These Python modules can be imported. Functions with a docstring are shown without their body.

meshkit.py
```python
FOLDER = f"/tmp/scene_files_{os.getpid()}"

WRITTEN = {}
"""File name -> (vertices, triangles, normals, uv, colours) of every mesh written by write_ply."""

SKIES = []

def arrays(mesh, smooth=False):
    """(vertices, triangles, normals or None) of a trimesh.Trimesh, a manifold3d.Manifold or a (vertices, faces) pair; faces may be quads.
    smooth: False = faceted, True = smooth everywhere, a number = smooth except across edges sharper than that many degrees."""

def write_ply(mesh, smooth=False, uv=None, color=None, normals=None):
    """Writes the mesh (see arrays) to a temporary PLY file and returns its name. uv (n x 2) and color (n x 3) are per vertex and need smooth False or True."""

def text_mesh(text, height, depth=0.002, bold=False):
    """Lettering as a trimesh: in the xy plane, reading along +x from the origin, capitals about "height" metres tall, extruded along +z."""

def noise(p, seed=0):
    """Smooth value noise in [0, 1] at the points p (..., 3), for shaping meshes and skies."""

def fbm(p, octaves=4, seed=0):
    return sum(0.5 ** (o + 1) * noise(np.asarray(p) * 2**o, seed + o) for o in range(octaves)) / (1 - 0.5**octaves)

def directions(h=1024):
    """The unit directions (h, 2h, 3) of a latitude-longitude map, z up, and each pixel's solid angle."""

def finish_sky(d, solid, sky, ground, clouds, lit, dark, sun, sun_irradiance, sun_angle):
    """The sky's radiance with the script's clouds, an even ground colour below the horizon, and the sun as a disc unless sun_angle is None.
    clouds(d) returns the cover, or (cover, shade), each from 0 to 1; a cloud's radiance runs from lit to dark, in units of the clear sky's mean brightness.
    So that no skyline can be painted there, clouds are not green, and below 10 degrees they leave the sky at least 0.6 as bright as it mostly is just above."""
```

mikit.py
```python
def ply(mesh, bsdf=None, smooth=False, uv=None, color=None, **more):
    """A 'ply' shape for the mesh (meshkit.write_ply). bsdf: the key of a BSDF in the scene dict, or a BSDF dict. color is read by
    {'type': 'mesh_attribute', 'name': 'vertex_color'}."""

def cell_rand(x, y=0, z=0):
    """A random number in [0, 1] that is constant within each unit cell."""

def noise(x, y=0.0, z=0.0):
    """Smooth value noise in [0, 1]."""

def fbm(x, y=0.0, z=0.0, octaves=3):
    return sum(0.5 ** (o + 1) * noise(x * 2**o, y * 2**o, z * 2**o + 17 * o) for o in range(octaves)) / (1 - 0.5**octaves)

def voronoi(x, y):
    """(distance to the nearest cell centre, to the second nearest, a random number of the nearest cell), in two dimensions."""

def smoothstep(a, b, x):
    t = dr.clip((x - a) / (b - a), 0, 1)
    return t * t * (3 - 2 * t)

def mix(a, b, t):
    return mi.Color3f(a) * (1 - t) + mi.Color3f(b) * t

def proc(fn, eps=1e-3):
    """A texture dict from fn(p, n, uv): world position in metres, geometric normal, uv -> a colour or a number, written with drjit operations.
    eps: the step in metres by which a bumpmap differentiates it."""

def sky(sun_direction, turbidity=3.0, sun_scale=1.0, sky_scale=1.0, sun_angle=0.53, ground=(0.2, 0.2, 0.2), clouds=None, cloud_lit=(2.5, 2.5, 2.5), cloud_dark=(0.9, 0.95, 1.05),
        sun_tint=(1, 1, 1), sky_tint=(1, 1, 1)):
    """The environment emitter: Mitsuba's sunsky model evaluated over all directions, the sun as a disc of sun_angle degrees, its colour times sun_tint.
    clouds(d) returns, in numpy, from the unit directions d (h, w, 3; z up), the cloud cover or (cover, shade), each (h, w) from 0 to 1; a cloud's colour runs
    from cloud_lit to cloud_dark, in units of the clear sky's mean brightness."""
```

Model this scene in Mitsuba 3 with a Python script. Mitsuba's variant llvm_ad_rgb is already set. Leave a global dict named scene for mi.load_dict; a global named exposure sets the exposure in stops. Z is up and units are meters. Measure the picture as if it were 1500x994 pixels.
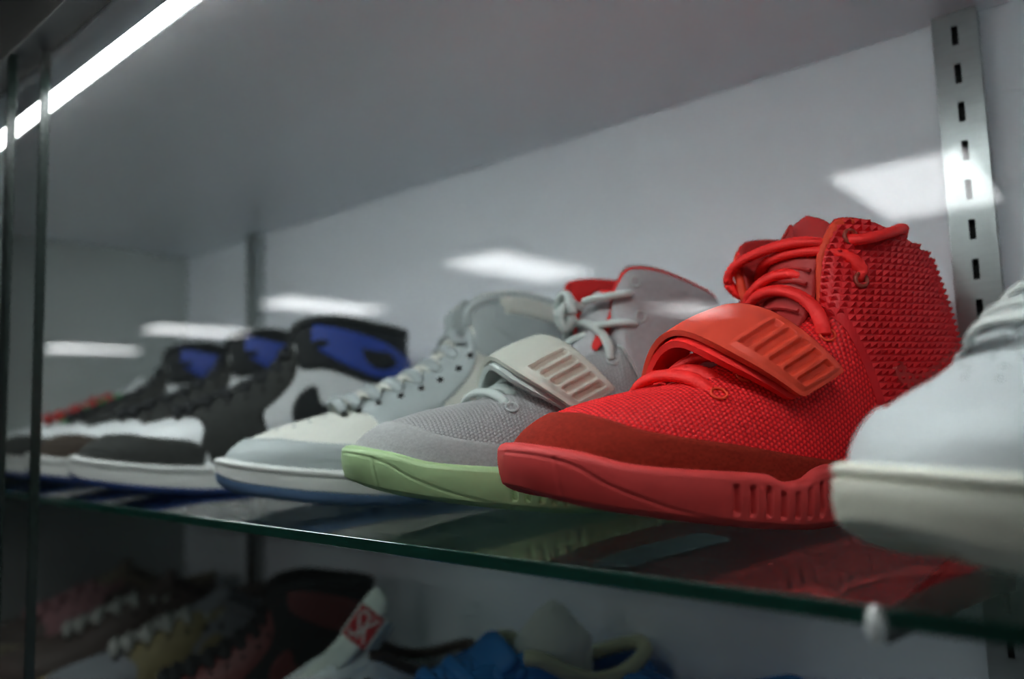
import math, random
import numpy as np, trimesh, shapely, manifold3d as m3
import mitsuba as mi, drjit as dr
import mikit, meshkit
from scipy.interpolate import CubicSpline, Akima1DInterpolator, PchipInterpolator
from scipy.spatial import cKDTree
T = mi.ScalarTransform4f
rng = np.random.default_rng(7); random.seed(7)
CM = 0.01
scene, labels = {}, {}

# ---------------------------------------------------------------- camera, light, exposure
# world: metres; x to the right along the shelf, y into the case, z up; z = 0 is the top of the glass shelf
RIGHT = np.array([0.7672, 0.6406, -0.0322]); DOWN = np.array([-0.0846, 0.0513, -0.9951]); FWD = np.array([-0.6358, 0.7662, 0.0936])
EYE = np.array([0.0, 0.0, 0.063])
exposure = 0.1
scene['camera'] = {'type': 'thinlens', 'fov': math.degrees(2 * math.atan(750 / 1094.0)), 'fov_axis': 'x', 'aperture_radius': 0.0041, 'focus_distance': 0.382,
                   'near_clip': 0.01, 'far_clip': 100.0,
                   'to_world': T().look_at(origin=EYE.tolist(), target=(EYE + FWD).tolist(), up=(-DOWN).tolist())}
TUBE = 49.0                      # radiance of the tube in the case
PANEL = 5.5                      # radiance of the store's ceiling panels and of the added fill panel
TUBE_COLOR = (0.93, 1.0, 0.985)
SHELF_Y0, WALL_Y, CEIL_Z = 24.95, 55.2, 30.9
LEFT_X, RIGHT_X = -109.8, 45.0
LOW_Z = -23.0                    # top of the lower shelf

# ---------------------------------------------------------------- materials
def rgb(c): return {'type': 'rgb', 'value': [float(x) for x in c]}
def mat(name, c, rough=0.5, spec=0.5, metallic=0.0, **k):
    scene[name] = {'type': 'twosided', 'bsdf': {'type': 'principled', 'base_color': c if isinstance(c, dict) else rgb(c), 'roughness': rough, 'specular': spec, 'metallic': metallic, **k}}
    return name
def grain(c, amp, fx, fy=None, fz=None, oct=3):
    fy = fy or fx; fz = fz or fx
    return mikit.proc(lambda p, n, uv: mi.Color3f(*c) * (1 + amp * (mikit.fbm(p.x * fx, p.y * fy, p.z * fz, oct) - 0.5) * 2))
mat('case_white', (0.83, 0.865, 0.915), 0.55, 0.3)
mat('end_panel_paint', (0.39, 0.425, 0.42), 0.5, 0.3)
mat('shelf_board_grey', (0.82, 0.86, 0.91), 0.38, 0.5)
mat('brushed_steel', grain((0.32, 0.345, 0.345), 0.10, 60, 60, 1500), 0.30, 0.5, 0.95)
mat('slot_dark', (0.02, 0.02, 0.02), 0.8, 0.2)
mat('chrome', (0.85, 0.88, 0.88), 0.3, 0.6, 0.35)
mat('dark_bronze', (0.018, 0.015, 0.014), 0.45, 0.4)
mat('black_rubber', (0.006, 0.007, 0.008), 0.5, 0.3)
mat('reflector_white', (0.55, 0.60, 0.66), 0.4, 0.4)
mat('glass_edge', (0.004, 0.028, 0.020), 0.12, 0.6)
mat('glass_edge_dark', (0.010, 0.016, 0.014), 0.25, 0.25)
mat('room_dark', (0.02, 0.02, 0.02), 0.9, 0.1)
mat('room_tile', (0.05, 0.05, 0.05), 0.9, 0.1)
scene['shelf_glass'] = {'type': 'thindielectric', 'int_ior': 1.185, 'ext_ior': 1.0, 'specular_transmittance': rgb((0.55, 0.62, 0.60))}
scene['door_glass'] = {'type': 'thindielectric', 'int_ior': 1.5, 'ext_ior': 1.0, 'specular_transmittance': rgb((0.97, 0.985, 0.98))}

# red strap sneaker
VC = {'type': 'mesh_attribute', 'name': 'vertex_color'}
mat('red_weave', VC, 0.5, 0.2)
mat('red_suede', grain((0.215, 0.016, 0.009), 0.35, 900), 0.95, 0.1, sheen=0.3)
mat('red_sole', grain((0.54, 0.046, 0.044), 0.06, 120), 0.55, 0.3)
mat('red_strap', VC, 0.45, 0.25)
mat('red_lace', (0.86, 0.020, 0.018), 0.55, 0.35)
mat('red_rubber', (0.56, 0.014, 0.018), 0.45, 0.28)
mat('red_leather', (0.36, 0.016, 0.015), 0.55, 0.4)
mat('red_edge', (0.66, 0.05, 0.02), 0.6, 0.3)
mat('red_eyelet', (0.25, 0.03, 0.018), 0.5, 0.4)
# grey strap sneaker
mat('grey_weave', VC, 0.5, 0.35)
mat('grey_suede', grain((0.37, 0.375, 0.375), 0.22, 900), 0.95, 0.1)
mat('green_sole', grain((0.37, 0.53, 0.27), 0.08, 100), 0.45, 0.4)
mat('bone_strap', VC, 0.5, 0.4)
mat('bone_groove', (0.42, 0.37, 0.31), 0.6, 0.3)
mat('pale_lace', (0.56, 0.62, 0.60), 0.7, 0.3)
mat('grey_leather', grain((0.40, 0.40, 0.415), 0.10, 350), 0.6, 0.35)
mat('red_lining', (0.55, 0.02, 0.02), 0.7, 0.3)
mat('pale_eyelet', (0.46, 0.49, 0.49), 0.5, 0.4)
# court high tops
mat('cream_leather', (0.70, 0.71, 0.65), 0.5, 0.4)
mat('stone_leather', (0.36, 0.405, 0.41), 0.5, 0.4)
mat('stone_dark', (0.20, 0.225, 0.225), 0.6, 0.3)
mat('white_leather', (0.72, 0.75, 0.76), 0.45, 0.45)
mat('matte_white', (0.58, 0.615, 0.635), 0.5, 0.3)
mat('white_midsole', (0.70, 0.72, 0.70), 0.5, 0.4)
mat('black_leather', (0.013, 0.016, 0.0165), 0.6, 0.16)
mat('charcoal_suede', grain((0.029, 0.031, 0.0295), 0.25, 500), 0.9, 0.08)
mat('brown_suede', grain((0.034, 0.027, 0.022), 0.25, 500), 0.9, 0.08)
mat('royal_blue', (0.013, 0.038, 0.235), 0.5, 0.4)
mat('blue_outsole', (0.025, 0.055, 0.21), 0.35, 0.5)
mat('ice_outsole', (0.10, 0.17, 0.30), 0.25, 0.5)
mat('black_lace', (0.016, 0.018, 0.019), 0.8, 0.12)
mat('hole_dark', (0.008, 0.008, 0.008), 0.8, 0.2)
mat('cream_midsole', grain((0.80, 0.80, 0.69), 0.05, 60), 0.55, 0.35)
mat('white_lace', (0.66, 0.69, 0.67), 0.75, 0.25)
mat('green_leather', (0.02, 0.17, 0.06), 0.5, 0.4)
mat('crimson_lace', (0.34, 0.02, 0.02), 0.7, 0.3)
mat('pink_suede', (0.24, 0.12, 0.13), 0.8, 0.2)
mat('tan_suede', (0.17, 0.145, 0.10), 0.8, 0.2)
mat('yellow_leather', (0.18, 0.15, 0.07), 0.6, 0.3)
mat('cool_grey_mesh', (0.17, 0.18, 0.20), 0.7, 0.3)
mat('dim_lace', (0.30, 0.31, 0.29), 0.8, 0.2)
mat('sky_blue', (0.015, 0.17, 0.48), 0.5, 0.4)
mat('cream_collar', (0.52, 0.52, 0.36), 0.7, 0.3)
mat('paper_white', (0.68, 0.70, 0.66), 0.85, 0.2)
mat('label_red', (0.42, 0.012, 0.02), 0.6, 0.3)
mat('maroon_leather', (0.09, 0.016, 0.016), 0.55, 0.4)
mat('dark_brown', (0.05, 0.035, 0.03), 0.6, 0.3)
mat('sticker_grey', (0.72, 0.80, 0.78), 0.5, 0.3)
mat('sticker_print', (0.25, 0.30, 0.30), 0.5, 0.3)

# ---------------------------------------------------------------- naming helpers
SHAPES = {}
def free(name):
    if not any(k == name or k.startswith(name + '__') for k in list(scene) + list(labels)): return name
    i = 1
    while any(k == f'{name}_{i:03d}' or k.startswith(f'{name}_{i:03d}__') for k in list(scene) + list(labels)): i += 1
    return f'{name}_{i:03d}'
def thing(name, label, cat, group=None, kind=None):
    k = free(name); labels[k] = {'label': label}
    if kind: labels[k]['kind'] = kind
    if cat: labels[k]['category'] = cat
    if group: labels[k]['group'] = group
    return k
def add(parent, name, mesh, m, smooth=35, to=None, label=None, kind=None, **more):
    key = free((parent + '__' if parent else '') + name)
    d = mikit.ply(mesh, m, smooth, **more)
    d['to_world'] = to if to is not None else T().scale(CM)
    scene[key] = d
    if label or kind:
        labels[key] = {}
        if label: labels[key]['label'] = label
        if kind: labels[key]['kind'] = kind
    return key

# ---------------------------------------------------------------- mesh helpers (centimetres)
def box(x0, x1, y0, y1, z0, z1, bevel=0.0):
    if bevel <= 0:
        b = trimesh.creation.box((x1 - x0, y1 - y0, z1 - z0)); b.apply_translation(((x0 + x1) / 2, (y0 + y1) / 2, (z0 + z1) / 2)); return b
    pts = []
    for x, sx in ((x0, 1), (x1, -1)):
        for y, sy in ((y0, 1), (y1, -1)):
            for z, sz in ((z0, 1), (z1, -1)):
                pts += [(x + sx * bevel, y + sy * bevel, z), (x + sx * bevel, y, z + sz * bevel), (x, y + sy * bevel, z + sz * bevel)]
    return trimesh.convex.convex_hull(np.array(pts))
def grid_faces(nu, nv, wrap_u=False):
    f = []
    U = nu if wrap_u else nu - 1
    i, j = np.meshgrid(np.arange(U), np.arange(nv - 1), indexing='ij')
    a = i * nv + j; b = ((i + 1) % nu) * nv + j
    q = np.stack([a, b, b + 1, a + 1], -1).reshape(-1, 4)
    return np.vstack([q[:, [0, 1, 2]], q[:, [0, 2, 3]]])
def mesh(v, f): return trimesh.Trimesh(np.asarray(v, float), np.asarray(f, int), process=False)
def cat(ms): return trimesh.util.concatenate(ms)
def chaikin(pts, it=2, closed=False):
    p = np.asarray(pts, float)
    for _ in range(it):
        if closed:
            q = np.roll(p, -1, 0); p = np.stack([.75 * p + .25 * q, .25 * p + .75 * q], 1).reshape(-1, p.shape[1])
        else:
            a, b = p[:-1], p[1:]; mid = np.stack([.75 * a + .25 * b, .25 * a + .75 * b], 1).reshape(-1, p.shape[1])
            p = np.vstack([p[:1], mid, p[-1:]])
    return p
def spline(pts, n):
    p = np.asarray(pts, float)
    if len(p) == 2: return p[0] + np.linspace(0, 1, n)[:, None] * (p[1] - p[0])
    s = np.r_[0, np.cumsum(np.linalg.norm(np.diff(p, axis=0), axis=1) ** 0.7)]
    return CubicSpline(s, p)(np.linspace(0, s[-1], n))
def tube(pts, r, flat=1.0, n=10, m=None, up=(0, 0, 1), rib=0.0, smooth=True):
    P = spline(pts, m or max(8, 6 * len(pts))) if smooth else np.asarray(pts, float)
    t = np.gradient(P, axis=0); t /= np.linalg.norm(t, axis=1)[:, None]
    ups = np.broadcast_to(np.asarray(up, float), P.shape)
    N = ups - (ups * t).sum(1)[:, None] * t; ln = np.linalg.norm(N, axis=1)[:, None]
    N = np.where(ln > 1e-3, N / np.maximum(ln, 1e-3), np.array([0, 1.0, 0])); N -= (N * t).sum(1)[:, None] * t; N /= np.linalg.norm(N, axis=1)[:, None]
    B = np.cross(t, N)
    a = np.arange(n) * 2 * np.pi / n
    rr = r * (1 + rib * np.sin(np.arange(len(P)) * 2.1))[:, None, None]
    V = P[:, None] + rr * (np.cos(a)[None, :, None] * B[:, None] + flat * np.sin(a)[None, :, None] * N[:, None])
    v = np.vstack([V.reshape(-1, 3), P[0] - t[0] * r * .4, P[-1] + t[-1] * r * .4])
    f = []
    k = len(P)
    i, j = np.meshgrid(np.arange(k - 1), np.arange(n), indexing='ij')
    aa = i * n + j; bb = i * n + (j + 1) % n
    q = np.stack([aa, bb, bb + n, aa + n], -1).reshape(-1, 4)
    j = np.arange(n)
    f = np.vstack([q[:, [0, 1, 2]], q[:, [0, 2, 3]], np.stack([np.full(n, k * n), (j + 1) % n, j], 1), np.stack([np.full(n, k * n + 1), (k - 1) * n + j, (k - 1) * n + (j + 1) % n], 1)])
    return mesh(v, f)
def frame(n, hint=(1, 0, 0)):
    n = n / np.linalg.norm(n); u = np.cross(n, hint); 
    if np.linalg.norm(u) < 1e-3: u = np.cross(n, (0, 1, 0))
    u /= np.linalg.norm(u); return u, np.cross(n, u), n
def ring(c, n, R, r, nu=20, nv=8):
    u, w, n = frame(n); a = np.arange(nu) * 2 * np.pi / nu; b = np.arange(nv) * 2 * np.pi / nv
    d = np.cos(a)[:, None] * u + np.sin(a)[:, None] * w
    V = c + (R + r * np.cos(b))[None, :, None] * d[:, None] + (r * np.sin(b))[None, :, None] * n
    f = []
    i, j = np.meshgrid(np.arange(nu), np.arange(nv), indexing='ij')
    q = np.stack([i * nv + j, ((i + 1) % nu) * nv + j, ((i + 1) % nu) * nv + (j + 1) % nv, i * nv + (j + 1) % nv], -1).reshape(-1, 4)
    return mesh(V.reshape(-1, 3), np.vstack([q[:, [0, 1, 2]], q[:, [0, 2, 3]]]))
def disc(c, n, R, h=0.03, k=14):
    u, w, n = frame(n); a = np.arange(k) * 2 * np.pi / k
    top = c + n * h + .8 * R * (np.cos(a)[:, None] * u + np.sin(a)[:, None] * w); bot = c - n * .05 + R * (np.cos(a)[:, None] * u + np.sin(a)[:, None] * w)
    v = np.vstack([top, bot, c + n * h]); j = np.arange(k); j2 = (j + 1) % k
    return mesh(v, np.vstack([np.stack([np.full(k, 2 * k), j, j2], 1), np.stack([j, k + j, k + j2], 1), np.stack([j, k + j2, j2], 1)]))

# ---------------------------------------------------------------- the upper of a shoe: a surface S(p, t)
# shoe frame, cm: x from the toe tip (0) to the heel (29), y towards the medial side, z up.
# p: -1..1 round the foot outline, 0 = toe tip, +-1 = heel, p > 0 the lateral side; t: 0 at the sole, 1 at the throat and collar edge
LAT = [(0, 0), (.35, -1.7), (1.5, -3.15), (4, -4.35), (8, -5.0), (11, -5.1), (15, -4.55), (19, -3.95), (23, -3.9), (26, -3.55), (28.1, -2.3), (29, 0)]
MED = [(.3, 1.6), (1.3, 2.9), (3.6, 3.95), (7, 4.4), (11, 4.2), (15, 3.5), (19, 3.25), (23, 3.4), (26, 3.3), (28.1, 2.2)]
class Outline:
    def __init__(s, width=1.0):
        pts = np.array(LAT + MED[::-1] + [(0, 0)], float); pts[:, 1] *= width
        c = np.r_[0, np.cumsum(np.linalg.norm(np.diff(pts, axis=0), axis=1))]
        sp = CubicSpline(c, pts, bc_type='periodic'); cl = c[len(LAT) - 1]
        def half(a, b):
            u = np.linspace(a, b, 600); xy = sp(u); L = np.r_[0, np.cumsum(np.linalg.norm(np.diff(xy, axis=0), axis=1))]; return xy, L / L[-1]
        l, ql = half(0, cl); m, qm = half(c[-1], cl)
        s.P = np.r_[-qm[::-1][:-1], ql]; s.XY = np.vstack([m[::-1][:-1], l])
        g = np.gradient(s.XY, s.P, axis=0); nn = np.stack([g[:, 1], -g[:, 0]], 1); s.N = nn / np.linalg.norm(nn, axis=1)[:, None]
        s.lx, s.lp = l[:, 0], ql
        s.mx, s.mp = m[:, 0], qm
    def w(s, p): return (np.asarray(p, float) + 1) % 2 - 1
    def xy(s, p): p = s.w(p); return np.stack([np.interp(p, s.P, s.XY[:, k]) for k in (0, 1)], -1)
    def nrm(s, p):
        p = s.w(p); n = np.stack([np.interp(p, s.P, s.N[:, k]) for k in (0, 1)], -1); return n / np.maximum(np.linalg.norm(n, axis=-1, keepdims=True), 1e-9)
    def pl(s, x): return np.interp(x, s.lx, s.lp)
    def pm(s, x): return -np.interp(x, s.mx, s.mp)
class Last:
    PS, TS = 32.0, 12.0
    def __init__(s, keys, width=1.0, inset=0.25):
        s.o = Outline(width); s.inset = inset
        rows = []
        for bx, zf, P1, P2, P3, *md in keys:
            rows.append((s.o.pl(bx), zf, P1, P2, P3))
            if 0 < bx < 28.9: rows.append((s.o.pm(bx), zf, *[(a[0], -.93 * a[1], a[2]) for a in (P1, P2)], md[0] if md else (P3[0], -.93 * P3[1], P3[2])))
        rows.sort(key=lambda r: r[0])
        p = np.array([r[0] for r in rows]); D = np.array([[r[1], *r[2], *r[3], *r[4]] for r in rows], float)
        if p[0] > -0.999: p, D = np.r_[p[-1] - 2, p], np.vstack([D[-1], D])
        n = len(p) - 1   # first == last (heel)
        pe = np.r_[p[n - 4:n] - 2, p[:n], p[:5] + 2]; De = np.vstack([D[n - 4:n], D[:n], D[:5]])
        s.f = Akima1DInterpolator(pe, De)
        gp, gt = np.meshgrid(np.linspace(0.0, 1.0, 500), np.linspace(0, 1, 160), indexing='ij'); s.gp, s.gt = gp.ravel(), gt.ravel()
        G = s.S(s.gp, s.gt); s.tree = cKDTree(G[:, [0, 2]])
    def S(s, p, t):
        p = s.o.w(p); t = np.asarray(t, float)
        d = s.f(p); xy = s.o.xy(p) - s.o.nrm(p) * s.inset
        P0 = np.concatenate([xy, d[..., :1]], -1); P1, P2, P3 = d[..., 1:4], d[..., 4:7], d[..., 7:10]
        t = t[..., None]; u = 1 - t
        return u ** 3 * P0 + 3 * u * u * t * P1 + 3 * u * t * t * P2 + t ** 3 * P3
    def N(s, p, t):
        e = 2e-3; p = np.asarray(p, float); t = np.clip(t, e, 1 - e)
        n = np.cross(s.S(p + e, t) - s.S(p - e, t), s.S(p, t + e) - s.S(p, t - e)); return n / np.maximum(np.linalg.norm(n, axis=-1, keepdims=True), 1e-9)
    def lat(s, pts, med=False):
        """side view points (x, z) -> (p, t)"""
        pts = np.asarray(pts, float); _, i = s.tree.query(pts); q = np.stack([s.gp[i], s.gt[i]], 1)
        for _ in range(3):
            e = 1e-3; S0 = s.S(q[:, 0], q[:, 1])[:, [0, 2]]
            Jp = (s.S(q[:, 0] + e, q[:, 1])[:, [0, 2]] - S0) / e; Jt = (s.S(q[:, 0], q[:, 1] + e)[:, [0, 2]] - S0) / e
            r = pts - S0; det = Jp[:, 0] * Jt[:, 1] - Jp[:, 1] * Jt[:, 0]; ok = np.abs(det) > 1.0
            dp = np.where(ok, (r[:, 0] * Jt[:, 1] - r[:, 1] * Jt[:, 0]) / np.where(ok, det, 1), 0); dt = np.where(ok, (Jp[:, 0] * r[:, 1] - Jp[:, 1] * r[:, 0]) / np.where(ok, det, 1), 0)
            q = q + np.clip(np.stack([dp, dt], 1), -.02, .02); q[:, 1] = np.clip(q[:, 1], 0, 1)
        if med: q[:, 0] = -q[:, 0]
        return q
    def tz(s, p, z):
        """(p, z) -> t"""
        p = np.asarray(p, float); z = np.broadcast_to(np.asarray(z, float), p.shape); ts = np.linspace(0, 1, 90)
        Z = s.S(np.repeat(p[:, None], 90, 1), np.repeat(ts[None], len(p), 0))[..., 2]
        Z = np.maximum.accumulate(Z + np.arange(90) * 1e-6, 1)
        return np.array([np.interp(zz, row, ts) for zz, row in zip(z, Z)])
    def band(s, px, n=140):
        """[(p, z_low, z_high), ...] along the outline -> polygon in (p, t)"""
        a = np.array(px, float); p = np.linspace(a[0, 0], a[-1, 0], n); f = PchipInterpolator(a[:, 0], a[:, 1:]); z = f(p)
        return np.vstack([np.stack([p, s.tz(p, z[:, 0])], 1), np.stack([p, s.tz(p, z[:, 1])], 1)[::-1]])
    def shell(s, nu=220, nv=36, th=0.32, disp=None, ps=None, ts=None):
        p = np.linspace(-1, 1, nu, endpoint=False) if ps is None else ps; nu = len(p)
        t = np.linspace(0, 1, nv) if ts is None else ts; nv = len(t)
        PP, TT = np.meshgrid(p, t, indexing='ij'); V = s.S(PP, TT); N = s.N(PP, TT)
        out = V + (N * disp(V)[..., None] if disp is not None else 0)
        ti = np.linspace(1, .0, 14); Pi, Ti = np.meshgrid(p, ti, indexing='ij'); Ni = s.N(Pi, Ti); Vi = s.S(Pi, Ti) - Ni * th
        up = V[:, -1] - V[:, -2]; up /= np.linalg.norm(up, axis=1)[:, None]
        rim = [out[:, -1] * (1 - k) + Vi[:, 0] * k + up * th * .5 * math.sin(math.pi * k) for k in (.2, .5, .8)]
        A = np.concatenate([out, np.stack(rim, 1), Vi], 1)
        return mesh(A.reshape(-1, 3), grid_faces(nu, A.shape[1], True))
    def panel(s, poly, th=0.12, base=-0.06, res=0.3, edge=0.16, holes=(), disp=None, off=0.0):
        sc = np.array([s.PS, s.TS]); pg = shapely.Polygon(np.asarray(poly) * sc)
        if not pg.is_valid: pg = pg.buffer(0)
        if pg.geom_type != 'Polygon': pg = max(pg.geoms, key=lambda g: g.area)
        for h in holes: pg = pg.difference(shapely.Polygon(np.asarray(h) * sc))
        pg = pg.simplify(0.004).segmentize(res)
        rings = [np.array(pg.exterior.coords)[:-1]] + [np.array(r.coords)[:-1] for r in pg.interiors]
        man = m3.CrossSection([r.tolist() for r in rings], m3.FillRule.EvenOdd).extrude(0.2).refine_to_length(res)
        mm = man.to_mesh(); v = np.array(mm.vert_properties[:, :3], float); f = np.array(mm.tri_verts)
        f = f[~(v[f][:, :, 2] < 1e-6).all(1)]
        d = shapely.distance(shapely.points(v[:, :2]), pg.boundary)
        p, t = v[:, 0] / sc[0], np.clip(v[:, 1] / sc[1], 0, 1)
        x = np.clip(d / edge, 0, 1); hgt = th * (0.35 + 0.65 * np.sqrt(1 - (1 - x) ** 2)) + off
        S, N = s.S(p, t), s.N(p, t)
        if disp is not None: hgt = hgt + disp(S) * x
        V = S + N * np.where(v[:, 2] > .1, hgt, base)[:, None]
        V[:, 2] = np.maximum(V[:, 2], 0.2)
        return mesh(V, f)
    def at(s, x, z, med=False):
        q = s.lat([(x, z)], med)[0]; return s.S(q[0], q[1]), s.N(q[0], q[1]), q

def lerp_tab(x, tab): a = np.array(tab, float); return PchipInterpolator(a[:, 0], a[:, 1])(np.clip(x, a[0, 0], a[-1, 0]))
def sole(o, zb, zt, prof, nu=300, disp=None, top=True):
    """wall of the sole: zb(x, p), zt(x, p); prof: [(s, outward)] from bottom to top"""
    p = np.linspace(-1, 1, nu, endpoint=False); xy, n = o.xy(p), o.nrm(p)
    rows = []
    b, t = zb(xy[:, 0], p), zt(xy[:, 0], p)
    S = np.array([q[0] for q in prof])
    for s_, out in prof:
        z = b + (t - b) * s_; o_ = np.full(nu, out)
        if disp is not None: o_ = o_ + disp(xy[:, 0], p, z, s_)
        rows.append(np.column_stack([xy + n * o_[:, None], z]))
    def cap(base, k): 
        c = xy - n * np.minimum(1.6, .5)
        return [np.column_stack([xy * (1 - q) + np.array([[0, 0]]) + q * np.column_stack([xy[:, 0] * .86 + 2, xy[:, 1] * 0.0]), base]) for q in k]
    bottom = cap(b, (1.0, .5)); topr = cap(t, (.3, 1.0)) if top else []
    A = np.stack(bottom + rows + topr, 1)
    return mesh(A.reshape(-1, 3), grid_faces(nu, A.shape[1], True))
def loft(path, w, th, curve=0.0, n=16, tilt=None):
    """a padded tongue: path (x, z), half widths w, thickness th; its cross-section bends down towards the sides by curve"""
    P = np.asarray(path, float); k = 64; u = np.linspace(0, 1, len(P)); uu = np.linspace(0, 1, k)
    C = CubicSpline(u, P)(uu); W = PchipInterpolator(u, w)(uu); H = PchipInterpolator(u, th)(uu)
    W = W * np.where(uu > .88, np.clip(1 - ((uu - .88) / .122) ** 2.2, .03, 1) ** .5, 1)
    t = np.gradient(C, axis=0); t /= np.linalg.norm(t, axis=1)[:, None]; nn = np.stack([-t[:, 1], t[:, 0]], 1)
    nn = np.where((nn[:, 1] < 0)[:, None] & False, -nn, nn)
    a = np.arange(n) * 2 * np.pi / n
    cy = np.sign(np.cos(a)) * np.abs(np.cos(a)) ** .8; cz = np.sign(np.sin(a)) * np.abs(np.sin(a)) ** .8
    Y = W[:, None] * cy; O = H[:, None] * .5 * cz - curve * (cy ** 2)[None] * W[:, None]
    V = np.stack([C[:, :1] + nn[:, :1] * O, Y, C[:, 1:] + nn[:, 1:] * O], -1)
    A = np.concatenate([np.repeat(V.mean(1)[:1, None], n, 1), V, np.repeat(V.mean(1)[-1:, None], n, 1)], 0)
    f = []
    K = len(A); i, j = np.meshgrid(np.arange(K - 1), np.arange(n), indexing='ij')
    q = np.stack([i * n + j, (i + 1) * n + j, (i + 1) * n + (j + 1) % n, i * n + (j + 1) % n], -1).reshape(-1, 4)
    return mesh(A.reshape(-1, 3), np.vstack([q[:, [0, 1, 2]], q[:, [0, 2, 3]]]))
def place(tip, deg, z=0.0, s=1.0):
    return T().translate([tip[0] * CM, tip[1] * CM, z * CM]).rotate([0, 0, 1], deg).scale(CM * s)

# ================================================================ SETTING
def struct(name, m, mtl, label, smooth=False):
    scene[name] = {**mikit.ply(m, mtl, smooth), 'to_world': T().scale(CM)}; labels[name] = {'label': label, 'kind': 'structure'}
struct('wall_back', box(LEFT_X - 2, RIGHT_X, WALL_Y, WALL_Y + 2, -70, CEIL_Z + 12), 'case_white', 'pale blue grey back wall of the display case behind the sneakers')
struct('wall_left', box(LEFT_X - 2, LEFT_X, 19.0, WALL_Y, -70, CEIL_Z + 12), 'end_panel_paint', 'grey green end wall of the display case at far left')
struct('wall_right', box(RIGHT_X, RIGHT_X + 2, 19.0, WALL_Y + 2, -70, CEIL_Z + 12), 'case_white', 'end wall of the display case beyond the white sneaker')
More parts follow.
